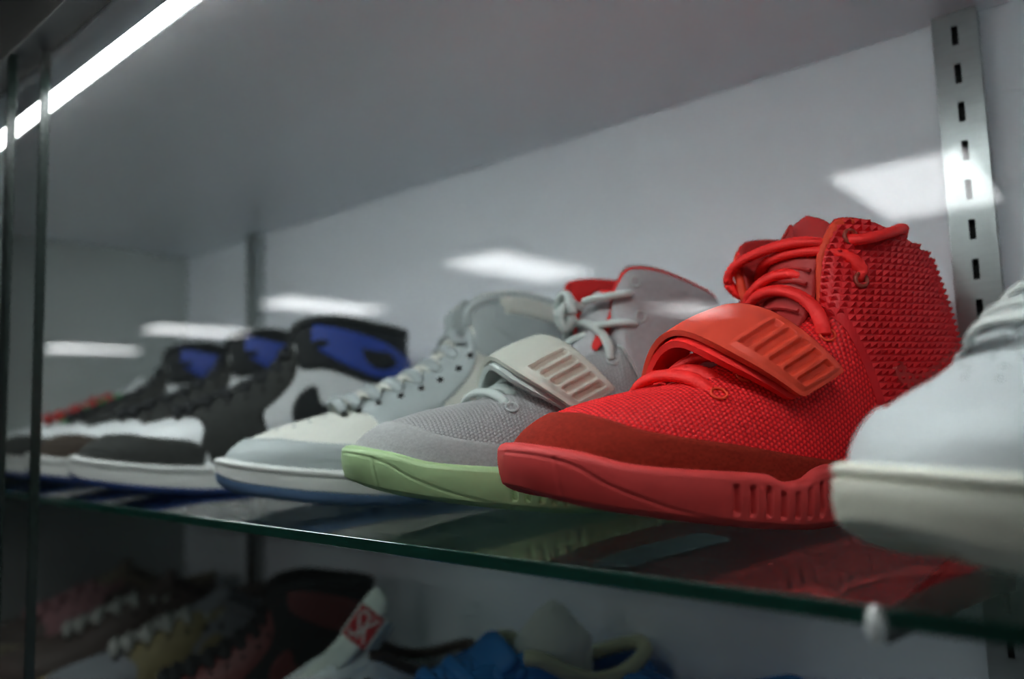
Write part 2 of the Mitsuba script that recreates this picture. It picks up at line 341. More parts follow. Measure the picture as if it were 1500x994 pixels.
# the store behind the photographer, seen only mirrored in the glass doors
struct('floor', box(-2200, 700, -1900, 70, -160, -158.5), 'room_dark', 'dark store floor')
struct('ceiling', box(-2200, 700, -1900, 12, 111.5, 114), 'room_tile', 'store ceiling with light panels')
struct('wall_rear', box(-2200, 700, -1902, -1900, -158.5, 111.5), 'room_dark', 'far wall of the store')
panel_spots = [(-75, -386), (-342, -394), (-590, -400), (-845, -405), (-372, -735), (-1130, -400), (190, -386), (-75, -40)]  # last spot is an added, unseen panel that brightens the soles and toes
for i, (x, y) in enumerate(panel_spots):
    k = thing('ceiling_light', 'rectangular white light panel in the store ceiling, mirrored in the glass door, save one added as unseen fill', 'ceiling light', 'light panels in the store ceiling')
    fr = cat([box(x - 31, x - 28, y - 62, y + 62, 110.2, 111.5), box(x + 28, x + 31, y - 62, y + 62, 110.2, 111.5), box(x - 28, x + 28, y - 62, y - 59, 110.2, 111.5), box(x - 28, x + 28, y + 59, y + 62, 110.2, 111.5)])
    add(k, 'frame', fr, 'room_tile', False)
    q = box(x - 28, x + 28, y - 59, y + 59, 110.7, 111.5)
    key = add(k, 'diffuser', q, 'reflector_white', False); scene[key]['emitter'] = {'type': 'area', 'radiance': rgb((PANEL * .98, PANEL * 1.0, PANEL * 1.0))}

# ---- upper shelf board (what one looks up at), its front tube light, the door rail
k = thing('shelf_board', 'wide smooth grey shelf board overhead, above all the sneakers', 'shelf')
add(k, 'board', box(LEFT_X, RIGHT_X, 21.0, WALL_Y, CEIL_Z, CEIL_Z + 2.2, 0.08), 'shelf_board_grey', False)
k = thing('tube_light', 'bright white fluorescent tube along the top front of the case', 'tube light')
TY, TZ, TR = 19.4, 29.8, 0.56; TUBE_END = 12.0
def arc_tube(a0, a1, r, n=24, flat=1.0):
    aa = np.radians(np.linspace(a0, a1, n)); xs = np.linspace(LEFT_X + 4, TUBE_END, 2)
    V = np.array([[(x, TY + r * math.cos(q), TZ + flat * r * math.sin(q)) for q in aa] for x in xs])
    return mesh(V.reshape(-1, 3), grid_faces(2, n)[:, ::-1])
key = add(k, 'diffuser', arc_tube(-198, 17, TR, 24, .58), 'reflector_white', True, label='white glowing flat underside'); scene[key]['emitter'] = {'type': 'area', 'radiance': rgb([TUBE * c for c in TUBE_COLOR])}
add(k, 'housing', cat([arc_tube(16, 163, TR + .02, 24, .7)] + [box(x - 1, x + 1, TY - .25, TY + .25, TZ + .45, 32.3) for x in (-104, -20, 10)]), 'reflector_white', 30, label='pale housing above the tube')
for x0, x1 in ((LEFT_X, LEFT_X + 4), (TUBE_END, TUBE_END + 4)): add(k, 'socket', box(x0, x1, TY - .8, TY + .8, TZ - .8, 32.3, 0.2), 'reflector_white', False)
add(k, 'reflector', box(LEFT_X, RIGHT_X, 18.65, 20.9, 32.3, 33.0, 0.1), 'reflector_white', False)
k = thing('door_rail', 'dark bronze top rail that holds the sliding glass doors', 'rail')
add(k, 'face', box(LEFT_X - 4, RIGHT_X + 4, 9.5, 15.6, 30.6, 60, 0.15), 'dark_bronze', False)
add(k, 'track', box(LEFT_X - 4, RIGHT_X + 4, 15.6, 18.6, 32.4, 36, 0.05), 'black_rubber', False)
# ---- sliding glass doors: two panes that overlap at the left
def door(x0, x1, y, label, left_edge, right_edge):
    k = thing('sliding_glass_door', label, 'glass door')
    v = np.array([(x0, y, -72), (x1, y, -72), (x1, y, 32.3), (x0, y, 32.3)], float)
    add(k, 'pane', mesh(v, [[0, 1, 2], [0, 2, 3]]), 'door_glass', False)
    for on, x in ((left_edge, x0), (right_edge, x1)):
        if on: add(k, 'polished_edge', box(x - .06, x + .06, y - .3, y + .3, -72, 32.3, 0.03), 'glass_edge_dark', False, label='dark polished upright edge of the glass')
    return k
door(-58.6, RIGHT_X + 40, 16.75, 'front sliding glass door that covers most of the case', True, False)
door(LEFT_X - 40, -56.4, 18.1, 'rear sliding glass door at far left behind the front one', False, True)

# ---- slotted standards on the back wall
def standard(xc, label):
    k = thing('slotted_standard', label, 'wall standard', 'slotted metal standards on the back wall')
    W, D, z0, z1 = 2.54, 1.1, -68.0, CEIL_Z
    body = m3.Manifold.cube((W, D, z1 - z0)).translate((xc - W / 2, WALL_Y - D, z0)) - m3.Manifold.cube((W - .3, D, z1 - z0)).translate((xc - W / 2 + .15, WALL_Y - D + .15, z0))
    zs = np.arange(z0 + 1.6, z1 - 1.0, 2.54)
    zs = zs + (29.35 - zs[-1])
    cut = m3.Manifold.batch_boolean([m3.Manifold.cube((.36, 1.0, 1.28)).translate((xc - .18, WALL_Y - D - .3, z - .64)) for z in zs if z > z0 + 1], m3.OpType.Add)
    add(k, 'channel', body - cut, 'brushed_steel', False)
    add(k, 'backing', box(xc - W / 2 + .2, xc + W / 2 - .2, WALL_Y - .35, WALL_Y - .02, z0, z1), 'slot_dark', False)
standard(-7.05, 'slotted metal standard on the back wall beside the red sneaker')
standard(-90.0, 'slotted metal standard far back behind the black and blue sneakers')
# ---- glass shelf with its brackets
k = thing('glass_shelf', 'clear glass shelf with a dark green front edge, holding the row of sneakers', 'shelf')
add(k, 'sheet', box(LEFT_X + .2, RIGHT_X - .2, SHELF_Y0 + .06, WALL_Y - 1.3, -.6, 0), 'shelf_glass', False)
add(k, 'front_edge', box(LEFT_X + .2, RIGHT_X - .2, SHELF_Y0 - .06, SHELF_Y0 + .055, -.6, 0, 0.03), 'glass_edge', False, label='dark green polished front edge')
def bracket(xc, z, label, y0=SHELF_Y0 + .0):
    k = thing('shelf_bracket', label, 'bracket', 'brackets under the shelves')
    prof = shapely.Polygon([(WALL_Y - 1.15, z - .62), (y0 + .3, z - .62), (y0 + .3, z - 1.15), (WALL_Y - 8, z - 4.2), (WALL_Y - 1.15, z - 5.4)])
    a = trimesh.creation.extrude_polygon(prof, .32, engine='earcut'); v = a.vertices.copy(); a.vertices = np.column_stack([xc - .16 + v[:, 2], v[:, 0], v[:, 1]]); a.fix_normals()
    add(k, 'arm', a, 'black_rubber', False, label='dark steel arm')
    sp = trimesh.creation.icosphere(subdivisions=3, radius=1.0); sp.apply_scale((.30, .26, .62)); sp.apply_translation((xc, y0 - .3, z - .50))
    add(k, 'end_cap', sp, 'chrome', True, label='small shiny chrome end cap')
bracket(-6.6, 0, 'shelf bracket with chrome tip under the glass shelf below the white sneaker')
bracket(-90.0, 0, 'shelf bracket at far left under the glass shelf')
k = thing('lower_shelf', 'dim lower shelf that carries the second row of sneakers', 'shelf')
add(k, 'board', box(LEFT_X + .2, RIGHT_X - .2, SHELF_Y0, WALL_Y - 1.3, LOW_Z - 1.2, LOW_Z, .05), 'shelf_board_grey', False)

# ================================================================ SNEAKERS
MIR = lambda pts: [(-a, b) for a, b in pts]
def both(f):
    """a panel on the lateral side and its mirror on the medial side"""
    return [f(False), f(True)]
def flip(poly): q = np.array(poly, float).copy(); q[:, 0] *= -1; return q[::-1]

# ---------- strap high top (the red one and the grey one)
STRAP_KEYS = [
    (0, 3.4, (.25, 0, 6.1), (4.6, 0, 6.7), (8.6, 0, 7.25)),
    (2.2, 3.0, (2.0, -3.5, 5.9), (5.6, -1.6, 6.8), (8.7, -.35, 7.3)),
    (6, 2.6, (5.9, -4.9, 5.3), (8.0, -3.3, 6.9), (9.3, -.95, 7.5)),
    (9, 2.3, (9.2, -5.15, 5.2), (10.4, -3.5, 7.6), (11.0, -1.3, 8.2)),
    (13, 2.2, (13.1, -4.75, 5.6), (14.0, -3.6, 8.7), (14.4, -1.5, 9.6)),
    (16, 2.2, (16.0, -4.45, 6.0), (16.8, -3.8, 9.3), (17.3, -1.9, 11.0), (16.5, 2.3, 10.9)),
    (18.4, 2.2, (18.2, -4.2, 6.3), (18.4, -3.7, 11.0), (17.75, -2.35, 14.6), (16.4, 3.2, 14.4)),
    (20, 2.2, (19.9, -4.1, 6.5), (19.6, -3.5, 11.6), (18.9, -2.75, 16.1), (17.4, 3.4, 15.9)),
    (22.5, 2.2, (22.4, -4.15, 6.5), (21.7, -3.3, 11.5), (21.6, -3.0, 15.8)),
    (25.5, 2.2, (25.6, -4.0, 6.5), (25.2, -3.0, 11.2), (24.8, -2.5, 14.9)),
    (28.2, 2.2, (28.7, -2.2, 6.5), (27.9, -1.6, 11.2), (26.9, -1.3, 14.0)),
    (29, 2.2, (29.4, 0, 6.5), (28.5, 0, 11.2), (27.3, 0, 13.7))]
STRAP = Last(STRAP_KEYS)
def strap_zb(x, p): return lerp_tab(x, [(0, 2.55), (.6, 2.3), (1.6, 2.0), (3.8, 1.55), (8.4, .75), (12, .25), (15, 0.0), (26, 0.0), (29, .5)])
def strap_zt(x, p):
    z = lerp_tab(x, [(0, 4.75), (1.8, 4.4), (3.9, 3.8), (9, 3.2), (10.6, 3.0), (11.8, 2.55), (12.6, 2.6), (13.8, 3.05), (14.7, 3.2), (16, 2.95), (19, 2.9), (24, 3.3), (29, 3.8)])
    return z
def slots(x0, pitch, n, half, lo, hi, depth):
    def f(x, p, z, s):
        d = np.zeros_like(x)
        for i in range(n):
            c = x0 + pitch * i
            d = d - depth * np.clip((half - np.abs(x - c)) / .08, 0, 1)
        return d * (np.clip((s - lo) / .06, 0, 1) * np.clip((hi - s) / .06, 0, 1))
    return f
def strap_sole_disp(x, p, z, s):
    d = slots(8.75, .86, 17, .18, .22, .78, .30)(x, p, z, s) * (x > 8.4) * (x < 24)
    teeth = -.12 * ((x - 8.6) % .86 < .3) * (x > 8.3) * (x < 27) * np.clip((.12 - s) / .04, 0, 1)
    seam = np.abs(z - lerp_tab(x, [(0, 4.35), (1.4, 3.95), (3, 2.9), (5, 2.0), (7, 1.35), (9, .9)]))
    seam = -.06 * np.clip(1 - seam / .10, 0, 1) * (p > 0) * (x < 8.5)
    s2 = -.07 * np.clip(1 - np.abs(x - (1.15 - .25 * (s - .5))) / .09, 0, 1) * (p > 0) * (s < .86)
    return d + teeth + seam + s2
SOLE_PROF = [(0.0, -.55), (.02, -.3), (.06, -.1), (.1, .0)] + [(s, .02 + .30 * math.sin(math.pi * min(1, s * .75))) for s in np.linspace(.13, .86, 26)] + [(.9, .24), (.94, .18), (.975, .06), (1.0, -.1)]
def weave(S):
    return .075 * yarn(S) - .02
def yarn(S):
    u = S[..., 0] / .24; v = (S[..., 2] - .85 * np.abs(S[..., 1])) / .30
    v = v + .5 * (np.floor(u) % 2)
    a, b = 2 * (u - np.floor(u)) - 1, 2 * (v - np.floor(v)) - 1
    return np.clip(1 - a * a, 0, 1) * np.clip(1 - b * b, 0, 1)
def strap_band(th0, th1, nu=110, nv=40, thick=.3):
    """the strap over the instep: front and back edge from the lateral tip over the top to the medial side"""
    F = spline([(13.1, -4.75, 6.4), (11.1, -4.35, 7.75), (9.8, -3.3, 8.8), (9.3, -1.6, 9.65), (9.4, .2, 9.85), (9.6, 1.8, 9.45), (9.8, 3.3, 8.2), (10.2, 4.4, 6.2)], nu)
    B = spline([(16.1, -4.6, 7.7), (14.7, -4.15, 9.2), (13.7, -2.9, 10.55), (13.1, -1.4, 11.2), (12.8, .2, 11.3), (12.7, 1.8, 10.8), (12.8, 3.2, 9.4), (13.2, 4.1, 7.2)], nu)
    v = np.linspace(0, 1, nv)
    u = np.linspace(0, 1, nu)
    return F, B, u, v
def strap_mesh(ridges=True, off=0.0, thick=.32, u1=1.0, u0=0.0, v0=0.0, v1=1.0, color=False):
    F, B, u, v = strap_band(0, 0, 240, 96)
    nu, nv = len(u), len(v)
    P = F[:, None] + (B - F)[:, None] * (v0 + (v1 - v0) * v[None, :, None])
    du, dv = np.gradient(P, axis=0), np.gradient(P, axis=1); N = np.cross(dv, du); N /= np.linalg.norm(N, axis=2)[..., None]
    if N[nu // 2, nv // 2, 2] < 0: N = -N
    P = P + N * (.12 * np.sin(np.pi * v))[None, :, None]
    s = np.r_[0, np.cumsum(np.linalg.norm(np.diff(P[:, nv // 2], axis=0), axis=1))]
    # rounded lateral end
    e = np.clip(s / .55, 0, 1); rnd = .07 * (1 - np.sqrt(np.clip(1 - (1 - e) ** 2, 0, 1)))
    vv = rnd[:, None] + (1 - 2 * rnd[:, None]) * v[None]
    P = np.stack([np.stack([np.interp(vv[i], v, P[i, :, q]) for q in range(3)], -1) for i in range(nu)])
    h = np.full((nu, nv), thick)
    if ridges:
        sv = s[:, None]; inb = np.clip((v[None] - .17) / .05, 0, 1) * np.clip((.86 - v[None]) / .05, 0, 1)
        bar = np.zeros((nu, nv))
        for i in range(5):
            c = .78 + i * .76
            bar = np.maximum(bar, np.clip(1.6 * (1 - (np.abs(sv - c) / .27) ** 2), 0, 1))
        reg = np.clip((sv - .2) / .2, 0, 1) * np.clip((4.35 - sv) / .2, 0, 1) * np.clip((v[None] - .08) / .08, 0, 1) * np.clip((.95 - v[None]) / .08, 0, 1)
        h = h + reg * .10 - inb * bar * .24
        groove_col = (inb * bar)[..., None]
    else: groove_col = np.zeros((nu, nv, 1))
    sel = (u >= u0) & (u <= u1); P, N, h, groove_col = P[sel], N[sel], h[sel], groove_col[sel]
    A = np.concatenate([P + N * (h + off)[..., None], (P + N * off)[:, ::-1]], 1)
    A = np.concatenate([A, A[:, :1]], 1)
    nU, nV = A.shape[:2]
    f = grid_faces(nU, nV)
    cap0 = []
    m = nv
    for r in (0, nU - 1):
        for j in range(m - 1):
            a, b, c, d = r * nV + j, r * nV + j + 1, r * nV + (2 * m - 2 - j), r * nV + (2 * m - 1 - j)
            cap0 += [[a, b, c], [a, c, d]] if r == 0 else [[a, c, b], [a, d, c]]
    M_ = mesh(A.reshape(-1, 3), np.vstack([f[:, ::-1], cap0]))
    if not color: return M_
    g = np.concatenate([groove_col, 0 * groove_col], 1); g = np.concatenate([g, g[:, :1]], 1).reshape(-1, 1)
    return M_, g
# regions of the strap sneaker
o = STRAP.o
SEAM = [(17.45, 10.7), (17.9, 9.6), (18.5, 8.2), (19.2, 6.0), (19.8, 4.2), (20.2, 3.0)]
P_LOW, P_TOP = o.pl(15.9), o.pl(20.0)
def ankle_poly():
    fr = STRAP.lat(chaikin(SEAM, 2))
    lo = np.linspace(fr[-1, 0], 2 - fr[-1, 0], 60)
    med = np.column_stack([2 - fr[:, 0], fr[:, 1]])[::-1]
    top = np.column_stack([np.linspace(2 - P_LOW, P_LOW, 160), np.full(160, 1.0)])
    return fr, lo, med, top
def spikes(pz=.36, px=.50):
    """rows of moulded pyramids all round the ankle"""
    V = []
    fr = STRAP.lat(chaikin(SEAM, 2)); frS = STRAP.S(fr[:, 0], fr[:, 1])
    p_all = np.linspace(P_LOW, 2 - P_LOW, 1500); N_ = len(p_all)
    topz = STRAP.S(p_all, np.ones(N_))[:, 2]
    for z in np.arange(3.3, 16.2, pz):
        t = STRAP.tz(p_all, np.full(N_, z)); S = STRAP.S(p_all, t)
        L = np.r_[0, np.cumsum(np.linalg.norm(np.diff(S, axis=0), axis=1))]
        fx = (np.interp(z, frS[::-1, 2], frS[::-1, 0]) if z < 10.7 else -9) + .32
        ok = (S[:, 0] > fx) & (topz > z + .10)
        idx = np.nonzero(ok)[0]
        if len(idx) < 10: continue
        run = np.split(idx, np.nonzero(np.diff(idx) > 1)[0] + 1)
        for r in run:
            l0, l1 = L[r[0]] + .12, L[r[-1]] - .12; n = int((l1 - l0) / px)
            for k in range(n):
                a, b = l0 + k * (l1 - l0) / n, l0 + (k + 1) * (l1 - l0) / n
                pc = [np.interp(l, L, p_all) for l in (a, b)]
                V.append([(pc[0], z - pz / 2), (pc[1], z - pz / 2), (pc[1], z + pz / 2), (pc[0], z + pz / 2)])
    Q = np.array(V); n = len(Q); pq = Q[..., 0].ravel(); tq = STRAP.tz(pq, Q[..., 1].ravel())
    S, N = STRAP.S(pq, tq), STRAP.N(pq, tq)
    bs = (S + N * .10).reshape(n, 4, 3); Nc = N.reshape(n, 4, 3).mean(1)
    ap = bs.mean(1) + Nc * .34 + np.array([0, 0, .10])
    v = np.concatenate([bs, ap[:, None]], 1).reshape(-1, 3); b = (np.arange(n) * 5)[:, None]
    f = np.concatenate([b + np.array([[0, 1, 4]]), b + np.array([[1, 2, 4]]), b + np.array([[2, 3, 4]]), b + np.array([[3, 0, 4]])])
    return mesh(v, f)
def check_poly(pts, zlo=2.6): return STRAP.lat(pts)
def hook(pts): return chaikin(pts, 3, True)
SWOOSH_HEEL = [(20.2, 7.6), (20.9, 6.7), (21.9, 6.3), (23.0, 6.9), (25.0, 8.2), (27.6, 9.9), (25.0, 8.75), (23.2, 7.9), (22.2, 7.55), (21.6, 7.7), (21.4, 8.2), (20.9, 8.3)]
LACES_RED = [
    [(9.5, -2.75, 6.75), (9.2, -2.3, 7.35), (8.8, -1.0, 7.75), (8.4, .5, 7.75), (8.2, 1.5, 7.4), (8.4, 2.4, 6.8)],
    [(11.5, -2.8, 7.6), (11.4, -2.4, 8.3), (11.0, -1.2, 8.75), (10.6, 0.0, 8.65), (10.2, 1.2, 8.1), (10.0, 2.2, 7.3)],
    [(10.2, -2.4, 7.15), (10.1, -1.5, 7.85), (9.8, -.4, 8.05), (9.6, .6, 7.9), (9.6, 1.8, 7.4)],
    [(16.9, -2.85, 9.75), (16.9, -2.65, 10.7), (16.8, -2.0, 11.6), (16.4, -1.0, 12.3), (16.2, .5, 12.5), (16.4, 2.0, 12.1), (17.0, 2.8, 11.2)],
    [(19.2, -1.5, 11.2), (18.1, -1.9, 12.3), (17.4, -1.2, 13.15), (16.6, 0.0, 13.4), (16.3, 1.2, 13.0), (16.4, 2.2, 12.4), (16.9, 2.9, 11.4)],
    [(19.15, -3.05, 12.65), (19.2, -3.45, 13.1), (18.9, -3.25, 13.8), (18.0, -2.4, 14.35), (17.2, -1.0, 14.55), (17.0, .5, 14.5), (17.4, 2.0, 14.2), (18.0, 2.9, 13.4)],
    [(18.2, -2.2, 14.8), (16.9, -1.0, 15.05), (16.4, 1.2, 14.9), (16.0, 2.8, 14.4), (16.05, 3.5, 13.6), (16.7, 3.3, 12.8), (17.4, 2.9, 12.5)],
    [(18.95, -2.85, 15.0), (19.4, -3.5, 14.85), (20.6, -3.65, 15.1), (22.1, -3.35, 15.5), (23.4, -2.7, 15.85), (24.2, -1.9, 15.6), (24.2, -1.2, 14.4)]]
EYES = [(9.5, 6.7, -1), (11.4, 7.55, -1), (17.0, 9.65, -1), (19.1, 12.55, .34), (19.0, 15.0, .3)]

def strap_shoe(label, to, red=True):
    K = thing('high_top_sneaker', label, 'sneaker')
    A = lambda name, m, mt, sm=40, **k: add(K, name, m, mt, sm, to, **k)
    wv, sd, so, st, la, an, le = ('red_weave', 'red_suede', 'red_sole', 'red_strap', 'red_lace', 'red_rubber', 'red_leather') if red else \
        ('grey_weave', 'grey_suede', 'green_sole', 'bone_strap', 'pale_lace', 'grey_leather', 'grey_leather')
    dense = np.linspace(-.72, .72, 1050 if red else 850)
    ps = np.r_[dense, np.linspace(.725, 1.275, 50)[:-1]]
    um = STRAP.shell(ps=ps, ts=np.r_[np.linspace(0, .1, 4)[:-1], np.linspace(.1, 1, 200 if red else 170)], disp=weave, th=.3)
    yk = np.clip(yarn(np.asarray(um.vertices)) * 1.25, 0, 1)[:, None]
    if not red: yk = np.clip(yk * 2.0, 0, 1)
    A('upper', um, wv, True, label='upper of woven mesh', color=(np.array([.36, .004, .007]) * (1 - yk) + np.array([.86, .024, .026]) * yk) if red else (np.array([.07, .07, .075]) * (1 - yk) + np.array([.37, .37, .375]) * yk))  # red: shade in the pits between yarns is painted into the vertex colour
    A('sole', sole(o, strap_zb, strap_zt, SOLE_PROF, nu=900, disp=strap_sole_disp), so, 50, label='thick rubber sole with upright slots' if red else 'pale green translucent rubber sole')
    # suede band round the toe
    pe = o.pl(19.6)
    zt = lambda x: float(lerp_tab(x, [(0, 6.05), (.7, 6.0), (2.1, 5.75), (4.1, 5.2), (9.4, 4.3), (16, 3.25), (20, 2.95)]))
    xs = [0, .7, 2.1, 4.1, 7, 9.4, 13, 16, 19.6]
    A('toe_guard', STRAP.panel(STRAP.band([(o.pm(x), 2.7 if x < 4 else 2.0, zt(x)) for x in xs[::-1]] + [(o.pl(x), 2.7 if x < 4 else 2.0, zt(x)) for x in xs[1:]], 300), th=.17, res=.3, edge=.1), sd, 40, label='suede band round the toe')
    # ankle panel
    fr, lo, med, top = ankle_poly()
    A('ankle_panel', STRAP.panel(np.vstack([top, fr, np.column_stack([lo, np.full(60, .05)])[1:-1], med]), th=.16, res=.35, edge=.2), an, 40, label='rubber ankle panel covered with small pyramids' if red else 'smooth leather ankle panel')
    if red: A('ankle_spikes', spikes(), an, False, label='rows of small moulded rubber pyramids')
    # edge binding along the front and the top of the ankle panel
    def rim_tube(p0, p1, r, n=60, t=.985): pa = np.linspace(p0, p1, n); return tube(STRAP.S(pa, np.full(n, t)) - .05 * STRAP.N(pa, np.full(n, t)), r, n=8, smooth=False)
    if red:
        A('edge_binding', rim_tube(P_LOW + .003, P_TOP + .02, .27), 'red_edge', True, label='orange red edge binding')
        A('edge_binding', rim_tube(2 - P_LOW - .003, 2 - P_TOP - .02, .27), 'red_edge', True, label='orange red edge binding')
        A('collar_edge', rim_tube(P_TOP + .02, 2 - P_TOP - .02, .17, 90), 'red_rubber', True)
    else: A('edge_binding', rim_tube(P_LOW + .003, 2 - P_LOW - .003, .21, 160), 'red_lining', True, label='red edge binding round the collar')
    if red:
        A('curved_tick', cat([STRAP.panel(hook(STRAP.lat(SWOOSH_HEEL)), th=.30, res=.2, edge=.15)]), 'red_leather', 40, label='dark red curved tick mark on the ankle')
    # tongue
    A('tongue', loft([(8.0, 6.7), (11, 7.9), (14.5, 9.7), (16.6, 11.4), (17.2, 13.4), (18.0, 15.2), (19.3, 16.75)] if red else [(8.0, 6.7), (11, 7.9), (14.5, 9.7), (16.4, 11.2), (16.9, 12.6), (17.3, 13.6), (17.9, 14.6)], [1.5, 1.8, 1.9, 1.95, 2.0, 2.1, 2.1], [.5, .6, .7, .8, .8, .8, .7], curve=.25), le if red else 'grey_leather', 50, label='dark red leather tongue' if red else 'grey tongue')
    if not red: A('tongue_edge', loft([(15.9, 10.7), (16.9, 12.4), (17.4, 13.8), (18.1, 14.8)], [2.15, 2.3, 2.35, 2.3], [.35, .35, .35, .3], curve=.25), 'red_lining', 50, label='red edge of the tongue')
    if red:
        tri = []
        for a, b in (((-.62, 0), (.62, 0)), ((.62, 0), (0, 1.25)), ((0, 1.25), (-.62, 0))): tri.append(tube([(17.35 + .42 * q[1], q[0], 15.15 + .95 * q[1]) for q in (a, b)], .10, n=6, m=6))
        A('tongue_emblem', cat(tri), 'red_leather', 40, label='raised triangle emblem on the tongue')
        A('tongue_ridges', cat([tube([(16.2 + .35 * i, -1.9, 11.1 + .75 * i), (15.95 + .35 * i, 0, 11.5 + .75 * i), (16.2 + .35 * i, 1.9, 11.1 + .75 * i)], .12, n=6) for i in range(4)]), le, 40)
    # eyelets
    for x, z, of in EYES:
        for md in (False, True):
            P, N, _ = STRAP.at(x, z, md); of_ = .09 if of < 0 else of if red else .15
            A('eyelet', ring(P + N * of_, N, .36 if of > 0 else .38, .11 if of > 0 else .065), ('red_eyelet' if of > 0 else 'red_edge') if red else 'pale_eyelet', True)
    # laces
    if red:
        for pts in LACES_RED: A('lace', tube(pts, .40, .74, n=12, m=90, rib=.045, up=(-.5, -.25, 1)), la, True)
    else:
        for pts in LACES_RED[:3] + [LACES_RED[3]]: A('lace', tube(pts, .33, .75, n=10, m=40, up=(-.5, -.25, 1)), la, True)
        for pts in ([(15.0, -2.7, 9.2), (14.9, -2.0, 9.9), (14.7, -.6, 10.3), (14.9, .8, 10.2)], [(15.3, 1.6, 10.3), (15.7, .4, 11.3), (16.9, -.8, 11.7), (18.0, -2.0, 12.0)],
                    [(18.9, -3.0, 11.9), (18.0, -3.3, 12.15), (17.0, -2.4, 12.15), (16.7, -1.0, 12.2), (16.6, .4, 12.5)], [(18.7, -2.7, 14.2), (18.0, -3.2, 14.1), (16.8, -2.0, 14.0), (16.2, -.8, 13.9)],
                    [(17.9, 2.6, 13.9), (16.6, 2.4, 14.6), (15.9, 1.4, 14.2), (15.7, 1.2, 12.9), (15.9, 1.5, 11.9), (16.6, 2.4, 11.7)]):
            A('lace', tube(pts, .34, .75, n=10, m=50, up=(-.5, -.25, 1)), la, True)
        # the knot: the lace end coiled in front of the tongue
        c = []
        for i in range(90):
            a = i / 90 * 2 * math.pi * 3.2; c.append((15.55 - .1 * math.cos(a), .9 + .95 * math.cos(a) + .1 * math.sin(3 * a), 13.4 + 1.25 * math.sin(a)))
        A('lace_knot', cat([tube(c, .34, .8, n=10, smooth=False), tube([(15.4, .35, 13.9), (15.0, .4, 13.0), (15.4, .5, 12.0)], .27, n=10), tube([(15.4, 1.05, 13.7), (15.0, 1.1, 13.0), (15.4, 1.0, 12.2)], .27, n=10)]), la, True, label='lace end coiled into a knot')
        A('stitch_line', tube(STRAP.S(*STRAP.lat(chaikin(SEAM, 2)).T) + [0, -.2, 0], .1, n=6, smooth=False), 'pale_eyelet', True)
    # strap with its velcro layer below
    A('strap_lining', strap_mesh(False, -.55, .36, u0=.0, u1=.93, v0=-.07, v1=.8), la if red else 'pale_lace', 40, label='soft lining under the strap')
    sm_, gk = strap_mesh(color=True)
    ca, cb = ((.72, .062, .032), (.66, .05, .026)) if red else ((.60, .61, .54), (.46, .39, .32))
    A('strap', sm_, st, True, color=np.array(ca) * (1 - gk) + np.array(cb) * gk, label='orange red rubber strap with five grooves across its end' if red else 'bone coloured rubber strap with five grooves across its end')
    A('lining', STRAP.shell(nu=120, nv=4, ts=np.linspace(.62, .995, 6), disp=lambda V: np.full(V.shape[:-1], -.25), th=.5), 'red_leather' if red else 'red_lining', 40)
    return K

# ---------- court sneakers: one last each for high and low tops
HIGH_KEYS = [
    (0, 2.9, (.15, 0, 5.05), (4.3, 0, 5.75), (8.9, 0, 6.9)),
    (2.2, 2.6, (1.9, -3.6, 4.9), (5.6, -1.8, 5.8), (9.0, -.4, 6.95)),
    (6, 2.2, (5.9, -4.95, 4.5), (8.2, -3.6, 6.1), (9.5, -1.0, 7.1)),
    (9, 2.0, (9.1, -5.1, 4.6), (10.4, -3.7, 6.9), (11.2, -1.4, 7.9)),
    (13, 1.9, (13.1, -4.7, 5.2), (14.0, -3.7, 8.0), (14.6, -1.7, 9.6)),
    (16, 1.9, (16.0, -4.35, 5.9), (16.7, -3.7, 9.2), (17.2, -2.0, 11.9)),
    (18.4, 1.9, (18.2, -4.15, 6.4), (18.1, -3.6, 10.8), (17.55, -2.5, 14.3)),
    (20, 1.9, (19.9, -4.1, 6.5), (19.6, -3.5, 11.2), (18.8, -2.9, 15.1)),
    (22.5, 1.9, (22.4, -4.1, 6.5), (22.0, -3.3, 11.0), (22.0, -3.1, 15.3)),
    (25.5, 1.9, (25.6, -3.9, 6.5), (25.2, -3.0, 10.8), (25.2, -2.7, 14.7)),
    (28.2, 1.9, (28.6, -2.2, 6.5), (27.6, -1.7, 10.8), (27.7, -1.5, 14.3)),
    (29, 1.9, (29.2, 0, 6.5), (28.1, 0, 10.8), (28.3, 0, 14.2))]
LOW_KEYS = [r if r[0] < 15 else {
    16: (16, 2.4, (16.0, -4.3, 5.2), (16.6, -3.6, 8.0), (17.4, -2.1, 10.3)), 18.4: (18.4, 2.4, (18.2, -4.1, 5.2), (18.3, -3.6, 8.0), (18.9, -2.7, 10.4)),
    20: (20, 2.4, (19.9, -4.1, 5.2), (20.2, -3.5, 7.6), (20.6, -3.0, 9.4)), 22.5: (22.5, 2.4, (22.4, -4.0, 5.2), (22.4, -3.2, 7.2), (22.6, -2.9, 8.5)),
    25.5: (25.5, 2.4, (25.6, -3.8, 5.2), (25.3, -2.8, 7.2), (25.1, -2.4, 8.4)), 28.2: (28.2, 2.4, (28.6, -2.2, 5.2), (27.8, -1.6, 7.4), (27.5, -1.3, 9.0)),
    29: (29, 2.4, (29.2, 0, 5.2), (28.3, 0, 7.4), (28.1, 0, 9.3))}[r[0]] for r in HIGH_KEYS]
HIGH, LOW = Last(HIGH_KEYS), Last(LOW_KEYS)
